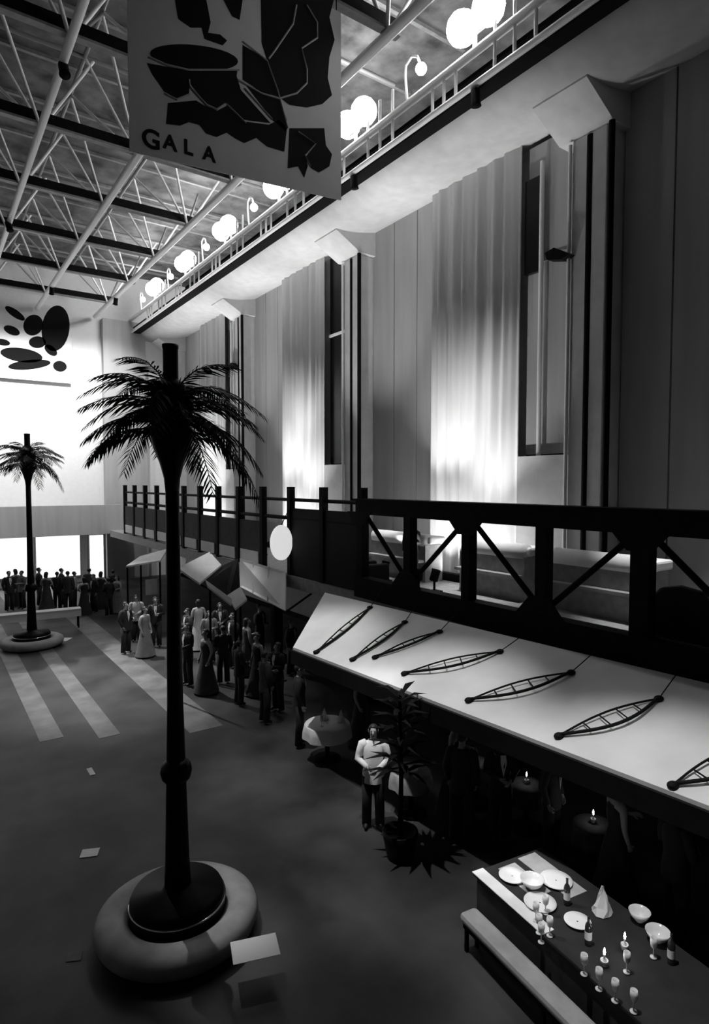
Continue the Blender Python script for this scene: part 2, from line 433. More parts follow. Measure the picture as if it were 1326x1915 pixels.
blab = ['cut by the right edge', 'nearest whole one', 'second from the front', 'third from the front', 'fourth from the front', 'fifth, next to the farthest', 'farthest']
for i, (pa, pb) in enumerate(bows):
    A, B = on_canopy(*pa), on_canopy(*pb)
    n_ = (B - A); side = Vector((-n_.y, n_.x, 0)).normalized()
    t = thing('lens_frame', A, 'black lens-shaped wire frame lying on the pale canopy, ' + blab[i], 'frame', 'lens frames on the canopy')
    wd = .24 if i < 4 else .1
    up, lw = [], []
    for q in range(13):
        u = q / 12; b = math.sin(math.pi * u)
        up.append(A.lerp(B, u) + side * (.25 * wd * b) + Vector((0, 0, .05 * b)))
        lw.append(A.lerp(B, u) - side * (1.0 * wd * b) + Vector((0, 0, .02)))
    s = -1 if side.y > 0 else 1
    v, f = tubev(up, .014, 6); mesh('upper_bow', v, f, M['black'], t, smooth=True)
    v, f = tubev(lw, .022, 6); mesh('lower_bow', v, f, M['black'], t, smooth=True)
    for q in (3, 5, 7, 9): rod('rib', up[q], lw[q], .01, M['black'], t)
    for e in (A, B):
        v, f = sph(.06, e, 10, 6, (1.3, 1, .7)); mesh('end_clamp', v, f, M['black'], t, smooth=True)
    rod('tie_wire', B, B + (B - A) * .35 + Vector((.12, .25, .12)), .008, M['black'], t)

# second, shorter canopy beyond the black panels
a, b = on_x(450, 1046, XT - .2), on_x(536, 1072, XT - .2)
la, lb_ = on_z(450, 1099, ZG - .8), on_z(535, 1144, ZG - .8)
t = thing('short_canopy', (XT - 1, a.y, ZG - .8), 'short pale slanted canopy left of the white oval sign', 'canopy')
v, f = prism([a, b, lb_, la], (-.03, 0, .04))
mesh('fabric', v, f, M['canopy'], t)
for q in (.33, .66): rod('fabric_seam', a.lerp(b, q) + Vector((-.03, 0, .05)), la.lerp(lb_, q) + Vector((-.03, 0, .05)), .02, M['panel'], t)
for q in (la, lb_): rod('bracket_arm', q, (XT + .3, q.y + .2, ZG - .3), .03, M['iron'], t)

# ================================================================== palm columns with round benches
def frond_mesh(seed):
    rnd = random.Random(seed)
    L, droop, rise = 1.42, rnd.uniform(.4, 1.0), rnd.uniform(.2, .5)
    pts = []
    for i in range(15):
        u = i / 14; pts.append(Vector((L * (u - .12 * u * u), rnd.uniform(-.01, .01), rise * 1.6 * u - (droop + rise * .9) * u * u)))
    parts = [tubev(pts, [.018 * (1 - .8 * i / 14) for i in range(15)], 5)]
    for i in range(2, 15):
        for e in (0, .5):
            if i == 14 and e: continue
            p = pts[i].lerp(pts[min(i + 1, 14)], e); tn = (pts[min(i + 1, 14)] - pts[i - 1]).normalized()
            ll = .34 * math.sin(math.pi * min(.97, (i + e) / 15 * .85 + .12)) + .08
            for s in (-1, 1):
                dirv = (tn * .75 + Vector((0, s * .75, -.1 - rnd.uniform(0, .5)))).normalized()
                tip = p + dirv * ll + Vector((0, 0, -.12 * ll)); mid = p + dirv * ll * .5
                w = tn * .022
                parts.append(([p - w * .4, mid - w, tip, mid + w, p + w * .4], [(0, 1, 2, 3, 4)]))
    v, f = merge(parts)
    me = bpy.data.meshes.new('frond'); me.from_pydata([tuple(q) for q in v], [], f); me.materials.append(M['leaf'])
    return me
FR = [frond_mesh(s) for s in range(6)]
def palm(loc, label, blabel, seed):
    rnd = random.Random(seed)
    t = thing('palm_column', loc, label, 'palm', 'palm columns along the hall')
    x, y, _ = loc
    zt = H + .7
    def lt(name, prof, m, seg=24):
        v, f = lathev(prof, seg, (x, y, 0)); return mesh(name, v, f, m, t, smooth=True)
    drum = lt('planter_drum', [(.58, .02), (.6, .06), (.6, .46), (.56, .54), (.2, .56), (.18, .6)], M['satin'], 40)
    v, f = lathev([(.603, .395), (.612, .4), (.612, .412), (.603, .417)], 40, (x, y, 0)); mesh('chrome_band', v, f, M['chrome'], drum, smooth=True)
    lt('pole', [(.17, .54), (.15, 1.0), (.125, 2.0), (.1, 3.0), (.085, H - .6), (.085, zt - .75)], M['satin'])
    lt('collar', [(.125, 1.95), (.18, 2.01), (.2, 2.1), (.18, 2.19), (.12, 2.25)], M['satin'])
    lt('vase', [(.085, zt - .8), (.1, zt - .64), (.15, zt - .45), (.225, zt - .26), (.27, zt - .06), (.25, zt), (.2, zt - .05)], M['satin'])
    # short stub trunk wrapped in leaf bases, then the fronds
    lt('crown_trunk', [(.2, zt - .1), (.26, zt + .1), (.26, zt + .32), (.18, zt + .52), (.09, zt + .6)], M['leaf'], 14)
    lt('pole_top', [(.09, zt + .5), (.095, zt + .6), (.095, H + 1.66), (.1, H + 1.68), (.1, H + 1.72), (.02, H + 1.73)], M['satin'])
    nf = 34
    for i in range(nf):
        a = 2 * math.pi * i * .382 + rnd.uniform(-.15, .15)
        lv = i / nf; s = rnd.uniform(.85, 1.05) * (1 - .25 * lv)
        mw = Matrix.Translation((x, y, zt - .1 + .5 * lv)) @ Euler((0, -R(-10 + 42 * lv), a), 'XYZ').to_matrix().to_4x4() @ Matrix.Scale(s, 4)
        inst('frond', FR[i % 6], M['leaf'], t, mw)
    b = thing('round_bench', (x, y, 0), blabel, 'bench', 'round benches')
    v, f = lathev([(.62, .05), (.95, .05), (1.0, .1), (1.03, .18), (1.0, .27), (.92, .32), (.78, .34), (.68, .32), (.62, .27), (.62, .05)], 56, (x, y, 0), cap=False)
    mesh('cushion', v, f, M['bench'], b, smooth=True)
    v, f = lathev([(.7, 0), (.9, 0), (.9, .05), (.7, .05), (.7, 0)], 48, (x, y, 0), cap=False); mesh('plinth', v, f, M['black'], b)
P1 = on_z(333, 1694, .3); P2 = on_z(60, 1193, .3)
palm((P1.x, P1.y, 0), 'tall black palm column with drooping dark fronds in the foreground', 'pale round bench around the foreground palm column', 1)
palm((P2.x, P2.y, 0), 'black palm column far off at the left edge', 'pale round bench around the distant palm column', 2)

def sheet(name, loc, w, h, rz, label, fold=0):
    v = [(-w / 2, -h / 2, 0), (w / 2, -h / 2, .0), (w / 2, h / 2, fold), (-w / 2, h / 2, fold)]
    vv, f = prism(v, (0, 0, .006))
    me = bpy.data.meshes.new(name); me.from_pydata([tuple(q) for q in vv], [], f); me.materials.append(M['paper'])
    o = link(bpy.data.objects.new(name, me)); o.location = loc; o.rotation_euler.z = rz
    return tag(o, label, 'paper')
p = on_z(477, 1774, .35); sheet('programme_sheet', p, .54, .36, -PSI + R(17), 'large white programme sheet lying over the rim of the round bench')
p = on_z(168, 1595, .004); sheet('programme_sheet', p, .26, .22, -PSI + R(12), 'small white card on the dark floor left of the palm')
p = on_z(170, 1443, .004); sheet('programme_sheet', p, .1, .35, -PSI + R(35), 'thin white paper strip on the floor farther left of the palm')
p = on_z(140, 1790, .004); o = sheet('programme_sheet', p, .17, .13, -PSI + R(10), 'crumpled grey paper scrap on the floor by the round bench', .02)
o.data.materials[0] = M['grey']
p = on_z(117, 1196, .004); sheet('programme_sheet', p, .5, .5, -PSI, 'white sheet on the floor beside the distant round bench')

# ================================================================== banners
YB = 10.6
def bz(px, py, y=YB): return on_y(px, py, y)
t = thing('gala_banner', (6, YB, H + 7), 'large grey banner reading GALA with black leaf-like shapes, hung from the roof', 'banner')
bl, br, top = bz(243, 283), bz(638, 374), ZC - .2
v, f = prism([bl, br, (br.x, YB, top), (bl.x, YB, top)], (0, .03, 0))
mesh('fabric', v, f, M['banner'], t)
Z6 = lambda x, y: bz(230 + x / 3.084, y / 3.084)
def flat(name, pts, m, off, parent, y=YB, fn=Z6):
    ps = [fn(*q) for q in pts]
    v, f = prism([(p.x, y - off, p.z) for p in ps], (0, -.004, 0))
    return mesh(name, v, f, m, parent)
el = lambda cx, cy, rx, ry, a: [(cx + rx * math.cos(u) * math.cos(a) - ry * math.sin(u) * math.sin(a), cy + rx * math.cos(u) * math.sin(a) + ry * math.sin(u) * math.cos(a)) for u in [2 * math.pi * i / 26 for i in range(26)]]
flat('printed_shape', el(410, 332, 255, 72, .1), M['ink'], .003, t)
shapes = [
 [(140, 365), (170, 430), (240, 530), (310, 570), (380, 545), (385, 480), (480, 600), (540, 630), (600, 600), (690, 690), (850, 710), (760, 610), (680, 520), (655, 440), (660, 400), (400, 410), (250, 385)],
 [(260, 595), (250, 715), (330, 725), (380, 705), (440, 720), (480, 770), (540, 790), (600, 765), (650, 800), (700, 825), (770, 795), (830, 845), (930, 875), (945, 740), (900, 690), (840, 720), (690, 700), (600, 610), (540, 640), (470, 610), (420, 580)],
 [(795, 0), (1215, 0), (1190, 100), (1220, 230), (1190, 330), (1180, 450), (1205, 550), (1150, 600), (1060, 620), (960, 605), (900, 560), (800, 530), (690, 460), (690, 260), (830, 345), (800, 250)],
 [(700, 480), (900, 570), (945, 690), (940, 760), (860, 690)],
 [(960, 740), (1160, 740), (1170, 840), (1205, 890), (1190, 960), (1130, 995), (1085, 970), (1060, 920), (1065, 960), (1045, 1025), (1010, 960), (950, 970)],
 [(300, 0), (480, 0), (505, 130), (490, 190), (560, 200), (600, 235), (575, 262), (470, 225), (455, 160), (390, 160), (320, 110)],
 [(580, 0), (690, 0), (672, 115), (630, 95)],
]
for s in shapes: flat('printed_shape', s, M['ink'], .003, t)
lines = [
 [(1000, 30), (980, 140), (870, 300), (840, 340)], [(1060, 30), (1120, 130), (1120, 220), (1030, 280), (1060, 400), (1060, 480), (1000, 540), (900, 570), (800, 540), (660, 460)],
 [(690, 240), (830, 350), (890, 520), (950, 740)], [(150, 330), (250, 375), (380, 405), (670, 405)], [(380, 460), (385, 500), (480, 605), (540, 632), (590, 600)],
 [(595, 600), (710, 712)], [(240, 540), (310, 575), (385, 545)], [(700, 510), (860, 690)], [(1010, 760), (1110, 830), (1050, 900), (1080, 960)]]
for s in lines:
    ps = [Z6(*q) for q in s]
    v, f = tubev([(p.x, YB - .012, p.z) for p in ps], .016, 4); mesh('printed_line', v, f, M['line'], t)
for ch, px, py, sz in (('G', 283, 262, .43), ('A', 318, 268, .34), ('L', 352, 277, .34), ('A', 391, 289, .34)):
    cu = bpy.data.curves.new('letter', 'FONT'); cu.body = ch; cu.size = sz; cu.extrude = .004; cu.offset = .008
    cu.align_x = 'CENTER'; cu.align_y = 'CENTER'
    tmp = bpy.data.objects.new('letter', cu); C.objects.link(tmp)
    dg = bpy.context.evaluated_depsgraph_get(); me = bpy.data.meshes.new_from_object(tmp.evaluated_get(dg))
    bpy.data.objects.remove(tmp)
    me.materials.clear(); me.materials.append(M['ink'])
    p = bz(px, py); inst('letter', me, None, t, Matrix.Translation((p.x, YB - .006, p.z)) @ Matrix.Rotation(R(90), 4, 'X'))
for x in (bl.x + .1, (bl.x + br.x) / 2, br.x - .1): rod('hanging_wire', (x, YB + .015, top), (x, YB + .015, H + 12.4), .012, M['iron'], t)
# far banner
YB2 = YF - .25
t = thing('far_banner', (0, YB2, H + 6), 'white banner with black shapes on the far end wall', 'banner')
a, b = on_y(0, 706, YB2), on_y(133, 562, YB2)
box('fabric', (a.x - 3.2, YB2, a.z), (b.x, YB2 + .05, b.z), M['farwall'], t)
fy = lambda x, y: on_y(x, y, YB2)
for pts in (el(104, 614, 26, 43, .12), el(62, 608, 18, 20, .5), el(28, 586, 22, 7, .6), el(22, 618, 16, 8, .4), el(70, 640, 16, 11, 0), el(40, 664, 40, 13, .15), el(55, 682, 40, 9, -.1), el(112, 685, 13, 10, .2), el(95, 655, 14, 8, .7), el(5, 640, 14, 6, .2)):
    flat('printed_shape', pts, M['ink'], .003, t, YB2, fy)

# ================================================================== people
def skin_body(pose):
    J = {}
    V, E, Rr = [], [], []
    def j(name, p, r, par=None):
        J[name] = len(V); V.append(p); Rr.append(r)
        if par is not None: E.append((J[par], J[name]))
    j('pelvis', (0, 0, .95), (.15, .105)); j('waist', (0, 0, 1.1), (.125, .09), 'pelvis'); j('chest', (0, 0, 1.32), (.16, .105), 'waist')
    j('nb', (0, .005, 1.475), (.065, .06), 'chest'); j('neck', (0, -.005, 1.53), (.05, .052), 'nb')
    j('jaw', (0, -.02, 1.585), (.062, .075), 'neck'); j('head', (0, -.012, 1.66), (.074, .092), 'jaw'); j('top', (0, -.005, 1.72), (.055, .068), 'head')
    for s, n in ((-1, 'l'), (1, 'r')):
        el_, wr_ = pose[n]
        j('sh' + n, (s * .17, 0, 1.43), (.062, .062), 'chest'); j('el' + n, el_, (.042, .042), 'sh' + n); j('wr' + n, wr_, (.028, .024), 'el' + n)
        d = (Vector(wr_) - Vector(el_)).normalized()
        j('pa' + n, tuple(Vector(wr_) + d * .07), (.036, .018), 'wr' + n)
        j('hip' + n, (s * .095, 0, .88), (.085, .09), 'pelvis'); j('kn' + n, (s * .105, -.012, .5), (.056, .056), 'hip' + n)
        j('an' + n, (s * .11, .025, .1), (.04, .042), 'kn' + n); j('to' + n, (s * .125, -.13, .04), (.042, .03), 'an' + n)
    me = bpy.data.meshes.new('body'); me.from_pydata(V, E, []); o = bpy.data.objects.new('body_tmp', me); C.objects.link(o)
    m = o.modifiers.new('skin', 'SKIN'); m.use_smooth_shade = True
    for i, sv in enumerate(me.skin_vertices[0].data): sv.radius = Rr[i]; sv.use_root = (i == 0)
    ss = o.modifiers.new('sub', 'SUBSURF'); ss.levels = 1; ss.render_levels = 1
    dg = bpy.context.evaluated_depsgraph_get(); bm = bmesh.new(); tmp = o.evaluated_get(dg).to_mesh(); bm.from_mesh(tmp)
    bpy.data.objects.remove(o)
    def add(v, f, mi):
        vs = [bm.verts.new(p) for p in v]
        for q in f:
            fc = bm.faces.new([vs[i] for i in q]); fc.material_index = mi; fc.smooth = True
    for fc in bm.faces:
        fc.material_index = 1 if fc.calc_center_median().z < .13 else 0
    add(*tubev([(0, -.1, 1.675), (0, -.118, 1.645), (0, -.122, 1.63), (0, -.1, 1.62)], [.008, .014, .017, .008], 6), 0)      # nose
    add(*tubev([(-.025, -.097, 1.593), (0, -.103, 1.592), (.025, -.097, 1.593)], [.003, .007, .003], 6), 1)                  # mouth
    for s in (-1, 1):
        add(*sph(.011, (s * .03, -.094, 1.668), 8, 5), 1); add(*sph(.03, (s * .078, -.005, 1.65), 8, 5, (.35, .7, 1.1)), 0)
    for s, n in ((-1, 'l'), (1, 'r')):
        el_, wr_ = Vector(pose[n][0]), Vector(pose[n][1]); d = (wr_ - el_).normalized()
        q = Vector((s, 0, 0)); q = (q - d * q.dot(d)).normalized(); nn = d.cross(q).normalized()
        side = nn; pal = wr_ + d * .075
        cur = -q * 1.0
        for i, ln in enumerate((.062, .075, .07, .055)):
            b0 = pal + side * (i - 1.5) * .017
            p1 = b0 + d * ln * .55 + cur * .006; p2 = p1 + (d * .7 + cur * .6).normalized() * ln * .45; p3 = p2 + (d * .3 + cur).normalized() * ln * .3
            add(*tubev([b0 - d * .02, p1, p2, p3], [.009, .0085, .0075, .006], 6), 0)
        b0 = wr_ + d * .03 - side * .025
        add(*tubev([b0, b0 - side * .03 + d * .03, b0 - side * .035 + d * .06 + cur * .01], [.011, .01, .007], 6), 0)
    me = bpy.data.meshes.new('body'); bm.to_mesh(me); bm.free(); me.materials.append(M['skin']); me.materials.append(M['hair'])
    return me
def rings(zs, seg=18):
    v, f = [], []
    for (z, rx, ry, cy) in zs:
        for k in range(seg):
            a = 2 * math.pi * k / seg; v.append((rx * math.cos(a), cy + ry * math.sin(a), z))
    for i in range(len(zs) - 1):
        for k in range(seg): f.append((i * seg + k, i * seg + (k + 1) % seg, (i + 1) * seg + (k + 1) % seg, (i + 1) * seg + k))
    return v, f
def mk(name, parts):
    v, f = merge(parts); me = bpy.data.meshes.new(name); me.from_pydata([tuple(p) for p in v], [], f)
    for p in me.polygons: p.use_smooth = True
    me.materials.append(M['suit']); return me
POSES = [dict(l=((-.24, .03, 1.16), (-.225, -.06, .93)), r=((.24, .03, 1.16), (.225, -.06, .93))),
         dict(l=((-.24, .02, 1.16), (-.2, -.07, .94)), r=((.23, -.03, 1.17), (.1, -.26, 1.2))),
         dict(l=((-.25, -.02, 1.18), (-.08, -.22, 1.12)), r=((.25, -.02, 1.18), (.08, -.24, 1.1)))]
BOD, TOP, GOWN = [], [], []
for ps in POSES:
    BOD.append(skin_body(ps))
    def sleeves(r0, r1, ln=1.0):
        out = []
        for s, n in ((-1, 'l'), (1, 'r')):
            e, w = Vector(ps[n][0]), Vector(ps[n][1])
            out.append(tubev([(s * .12, 0, 1.45), (s * .175, 0, 1.42), e.lerp(Vector((s * .175, 0, 1.42)), .4), e, e.lerp(w, .5 * ln), e.lerp(w, .97 * ln)], [r0 * .8, r0, r0 * .9, r0 * .78, r1 * 1.05, r1], 10))
        return out
    TOP.append(mk('jacket', [rings([(.8, .185, .14, 0), (.95, .18, .135, 0), (1.1, .155, .12, 0), (1.28, .185, .135, 0), (1.4, .185, .12, .005), (1.46, .13, .09, .01), (1.5, .075, .07, .01)])] + sleeves(.082, .045)))
    GOWN.append(mk('dress', [rings([(.06, .36, .34, 0), (.3, .3, .28, 0), (.6, .23, .21, 0), (.92, .178, .14, 0), (1.1, .138, .105, 0), (1.28, .17, .13, -.01), (1.38, .16, .115, 0), (1.42, .12, .09, 0)])]))
TROU = mk('trousers', [rings([(.78, .16, .125, 0), (.9, .175, .13, 0), (1.02, .165, .12, 0)])] + [tubev([(s * .09, 0, .9), (s * .105, -.01, .5), (s * .112, .02, .06)], [.105, .085, .08], 10) for s in (-1, 1)])
SHIRT = mk('shirt_front', [([(-.045, -.112, 1.46), (.045, -.112, 1.46), (.05, -.146, 1.34), (.0, -.14, 1.1), (-.05, -.146, 1.34)], [(0, 1, 2, 3, 4)])])
HAIRS = []
for long in (0, 1):
    vs, fs = sph(.1, (0, .005, 1.675), 14, 8, (.84, 1.0, .86))
    keep = [q for q in fs if all(vs[i][1] > -.07 or vs[i][2] > 1.715 for i in q)]
    pr = [(vs, keep)]
    if long: pr.append(rings([(1.5, .075, .03, .07), (1.56, .09, .055, .055), (1.66, .088, .06, .045)], 12))
    HAIRS.append(mk('hair', pr))
def person(loc, rz, variant, pose, top, legs, label, group, size=1.0, hair=None):
    t = thing('person', loc, label, 'person', group, rz); t.scale = (size,) * 3
    inst('body', BOD[pose], None, t, at=False)
    if variant == 'suit':
        jk = inst('jacket', TOP[pose], M[top], t, at=False); inst('trousers', TROU, M[legs], t, at=False); inst('shirt_front', SHIRT, M['white'], jk, at=False)
    elif variant == 'shirt':
        inst('jacket', TOP[pose], M[top], t, at=False); inst('trousers', TROU, M[legs], t, at=False)
    else:
        inst('dress', GOWN[pose], M[top], t, at=False)
    inst('hair', HAIRS[1 if variant == 'gown' else 0], M[hair or 'hair'], t, at=False)
    return t
def pp(px, py, face, variant, pose, top, legs, label, group, size=1.0, hair=None, z=0):
    p = on_z(px, py, z); person((p.x, p.y, z), R(face), variant, pose, top, legs, label, group, size, hair)

G1, G2, G3 = 'guests before the far wall', 'guests around the stalls', 'guests under the canopy'
far = [(18, 1143, 'suit', 'suit', 'in a dark suit at the left picture edge'), (42, 1139, 'shirt', 'grey', 'in a grey jacket just left of the distant palm'), (88, 1144, 'gown', 'suit2', 'in a charcoal gown just right of the distant palm'),
       (108, 1139, 'suit', 'suit', 'in a dark suit, second right of the distant palm'), (128, 1143, 'suit', 'suit2', 'in a charcoal suit, third right of the distant palm'), (158, 1150, 'gown', 'suit', 'in a black gown near the end of the white table'),
       (176, 1146, 'suit', 'suit', 'in a dark suit below the small lit window'), (204, 1152, 'suit', 'suit', 'in a dark suit left of the white awning'), (220, 1146, 'gown', 'grey', 'in a grey gown at the white awning'), (140, 1136, 'shirt', 'pale', 'in a pale jacket far back by the lit windows'),
       (30, 1134, 'gown', 'suit', 'in a black gown behind the left end of the long table'), (74, 1134, 'suit', 'suit', 'in a dark suit half behind the distant palm pole'), (116, 1132, 'suit', 'suit', 'in a black suit farther back behind the long table'), (168, 1136, 'suit', 'suit2', 'in a charcoal suit farther back beside the small window'), (190, 1140, 'gown', 'suit', 'in a black gown right of the small lit window'), (212, 1134, 'suit', 'suit', 'in a black suit farther back behind the awning stall')]
for i, (x, y, v_, tp, lb) in enumerate(far):
    pp(x, y, random.choice((150, 200, 20, -60, 90)), v_, i % 3, tp, 'suit', 'person standing ' + lb, G1, random.uniform(.95, 1.05))
mid = [(236, 1222, 'suit', 'suit', 'in a black suit at the left end of the stall crowd'), (256, 1200, 'shirt', 'pale', 'in a pale jacket under the white awning'), (272, 1228, 'gown', 'grey', 'in a grey gown left of the palm pole'),
       (292, 1210, 'suit', 'suit', 'in a dark suit beside the palm pole, under the awning'), (352, 1232, 'suit', 'suit2', 'in a charcoal suit right of the palm pole'), (372, 1215, 'gown', 'pale', 'in a pale gown below the tilted white board'),
       (392, 1240, 'shirt', 'grey', 'in a grey jacket in front of the stall'), (412, 1222, 'suit', 'suit', 'in a dark suit at the stall counter'), (436, 1250, 'suit', 'suit', 'in a black suit right of the stall'),
       (462, 1262, 'gown', 'suit2', 'in a charcoal gown walking off from the stall'), (486, 1232, 'suit', 'suit', 'in a dark suit below the short canopy'), (545, 1262, 'suit', 'suit2', 'in a charcoal suit under the short canopy'), (520, 1330, 'suit', 'suit', 'in a black suit alone in the aisle before the canopy'),
       (352, 1282, 'suit', 'suit', 'in a black suit nearest the palm pole, in front of the stall'), (386, 1296, 'gown', 'suit2', 'in a charcoal gown at the front of the stall crowd'), (418, 1278, 'suit', 'suit', 'in a dark suit below the small tilted white board'), (448, 1318, 'suit', 'suit', 'in a dark suit at the front, right of the stall crowd'), (482, 1300, 'gown', 'suit', 'in a black gown before the short canopy'), (496, 1352, 'suit', 'suit2', 'in a charcoal suit apart, left of the round table')]
for i, (x, y, v_, tp, lb) in enumerate(mid):
    pp(x, y, random.choice((170, 30, -80, 90, -20)), v_, (i + 1) % 3, tp, 'suit', 'person standing ' + lb, G2, random.uniform(.95, 1.06))
near = [(560, 1395, 'suit', 'suit', 'in a dark suit left of the round table', 60), (676, 1392, 'gown', 'suit2', 'in a charcoal gown behind the round table', 20), (698, 1548, 'shirt', 'white', 'in a white jacket in front of the canopy, left of the potted plant', -40),
        (862, 1572, 'suit', 'suit', 'in a black suit right of the potted plant', 120), (850, 1530, 'gown', 'suit', 'in a black gown under the canopy edge', 30), (935, 1570, 'suit', 'suit', 'in a dark suit under the middle of the canopy', -30),
        (1030, 1600, 'suit', 'suit2', 'in a charcoal suit behind the end of the buffet', 10), (1150, 1690, 'gown', 'suit', 'in a black gown behind the buffet', 60), (1260, 1760, 'suit', 'suit', 'in a dark suit behind the buffet at the right edge', 70)]
for i, (x, y, v_, tp, lb, fc) in enumerate(near):
    pp(x, y, fc, v_, i % 3, tp, 'suit', 'person standing ' + lb, G3, random.uniform(.96, 1.05))
p = on_x(770, 1060, 10.6); person((10.6, p.y, ZG), R(-70), 'suit', 1, 'suit', 'suit', 'person in a dark suit standing on the gallery behind the truss', 'guests on the gallery')
p = on_x(640, 1060, 10.4); person((10.4, p.y, ZG), R(60), 'gown', 0, 'suit2', 'suit', 'person in a charcoal gown on the gallery behind the black panels', 'guests on the gallery')

# ================================================================== stalls in the middle distance
def quad(name, pxs, m, parent, th=.06):
    v, f = prism(pxs, (0, 0, -th)); return mesh(name, v, f, m, parent)
YS = 16.0
def at(px, py, dy=0): return on_y(px, py, YS + dy)
base = at(395, 1195); base.z = 0
t = thing('market_stall', base, 'stall with tilted roof boards, white and black, behind the palm pole', 'stall')
A, B_, C_, D_ = at(333, 1062, -.2), at(392, 1032, .7), at(414, 1056, .6), at(373, 1090, -.3)
E_, F_ = at(446, 1044, .8), at(449, 1099, .1)
quad('roof_board', [A, D_, C_, B_], M['cloth'], t)
quad('roof_board', [D_ + Vector((.04, 0, -.03)), at(428, 1118, -.4), F_, E_, C_ + Vector((.03, 0, -.03))], M['black'], t)
quad('roof_board', [at(425, 1113, -.45), at(440, 1138, -.6), at(462, 1120, -.3), at(450, 1097, -.1)], M['cloth'], t)
quad('roof_edge', [at(384, 1084, -.45), at(388, 1095, -.5), at(432, 1130, -.6), at(434, 1120, -.55)], M['tube'], t)
for q in (A, B_, at(440, 1136, -.5), F_):
    rod('post', (q.x, q.y, 0), (q.x, q.y, q.z - .03), .035, M['iron'], t)
YS = 24.0
base = at(272, 1165); base.z = 0
t = thing('market_stall', base, 'stall with a white awning left of the palm pole', 'stall')
quad('awning', [at(236, 1058, -.6), at(300, 1048, -.6), at(313, 1026, .5), at(262, 1040, .5)], M['cloth'], t)
for q in (at(238, 1058, -.55), at(299, 1048, -.55), at(311, 1030, .45), at(263, 1042, .45)): rod('post', (q.x, q.y, 0), (q.x, q.y, q.z - .03), .035, M['iron'], t)
box('counter', (base.x - .6, YS, 0), (base.x + .6, YS + .4, .95), M['suit2'], t, bevel=.02)
box('sign_board', (base.x - .05, YS - .3, 1.5), (base.x + .4, YS - .25, 2.1), M['pale'], t)

# long white table before the far crowd
a, b = on_z(2, 1152, .78), on_z(152, 1138, .78)
t = thing('long_table', (a + b) / 2 - Vector((0, 0, .78)), 'long narrow table with a white cloth near the far wall at left', 'table')
dv = (b - a).normalized(); nv = Vector((-dv.y, dv.x, 0)) * .5; ex = a - dv * 2.0
quad('cloth_top', [ex, b, b + nv, ex + nv], M['cloth'], t, .04)
v, f = prism([ex + nv * .05, b + nv * .05, b + nv * .05 - Vector((0, 0, .3)), ex + nv * .05 - Vector((0, 0, .3))], nv * .04); mesh('cloth_drop', v, f, M['cloth'], t)
for q in (ex, b):
    for s in (.15, .85):
        e = q + nv * s + (dv * .1 if q is ex else -dv * .1); rod('leg', (e.x, e.y, 0), (e.x, e.y, .74), .03, M['iron'], t)

# ================================================================== round tables, potted plant, candles
def round_table(px, py, r, label, cloth='cloth', ht=.76):
    p = on_z(px, py, ht)
    t = thing('round_table', (p.x, p.y, 0), label, 'table', 'round tables')
    v, f = lathev([(.28, 0), (.28, .03), (.05, .06), (.04, ht - .05)], 20, (p.x, p.y, 0)); mesh('pedestal', v, f, M['iron'], t, smooth=True)
    prof = [(.02, ht), (r - .02, ht), (r, ht - .02), (r + .02, ht - .15), (r + .03, ht - .28)]
    v, f = lathev(prof, 40, (p.x, p.y, 0), cap=False)
    v = [(q[0] + (0 if i < 120 else .03 * math.cos(i % 40 * 2 * math.pi / 5)), q[1], q[2]) for i, q in enumerate(v)]
    o = mesh('tablecloth', v, f, M[cloth], t, smooth=True)
    return p
def glass(p, label, group):
    v, f = lathev([(.035, 0), (.035, .006), (.006, .012), (.006, .09), (.03, .12), (.038, .17), (.034, .215), (.03, .215), (.033, .17), (.02, .125)], 14, p, cap=False)
    return tag(mesh('wine_glass', v, f, M['glassware'], smooth=True), label, 'glass', group)
def plate(p, r, label, group):
    v, f = lathev([(r * .55, 0), (r * .6, .008), (r, .022), (r, .027), (r * .58, .014), (.01, .013)], 28, p, cap=False)
    return tag(mesh('plate', v, f, M['paper'], smooth=True), label, 'plate', group)
def bowl(p, r, label, group):
    v, f = lathev([(r * .35, 0), (r * .4, .01), (r * .8, .06), (r, .12), (r * .96, .12), (r * .75, .065), (r * .3, .02), (.01, .018)], 28, p, cap=False)
    return tag(mesh('bowl', v, f, M['glassware'], smooth=True), label, 'bowl', group)
def bottle(p, label, group):
    t = thing('wine_bottle', p, label, 'bottle', group)
    v, f = lathev([(.037, 0), (.038, .02), (.038, .19), (.03, .225), (.014, .25), (.014, .3), (.016, .31)], 16, p); bb = mesh('bottle_body', v, f, M['bottle'], t, smooth=True)
    v, f = lathev([(.039, .06), (.039, .15)], 16, p, cap=False); mesh('bottle_label', v, f, M['paper'], bb)
def napkin(p, label, group, s=1.0):
    v, f = lathev([(.09 * s, 0), (.07 * s, .06 * s), (.03 * s, .16 * s), (.004, .24 * s)], 10, p)
    v = [(q[0] + .015 * math.sin(i * 2.1), q[1] + .012 * math.cos(i * 1.7), q[2]) for i, q in enumerate(v)]
    return tag(mesh('folded_napkin', v, f, M['cloth']), label, 'napkin', group)
def candle(p, label, group, light=True):
    t = thing('candle', p, label, 'candle', group)
    v, f = lathev([(.035, 0), (.04, .05), (.04, .06), (.03, .055), (.02, .02)], 14, p); mesh('holder', v, f, M['glassware'], t, smooth=True)
    v, f = lathev([(.012, .04), (.012, .12)], 10, p); wx = mesh('wax', v, f, M['paper'], t)
    v, f = lathev([(.003, .122), (.012, .14), (.009, .165), (.002, .19)], 10, p); mesh('flame', v, f, M['flame'], wx, smooth=True)

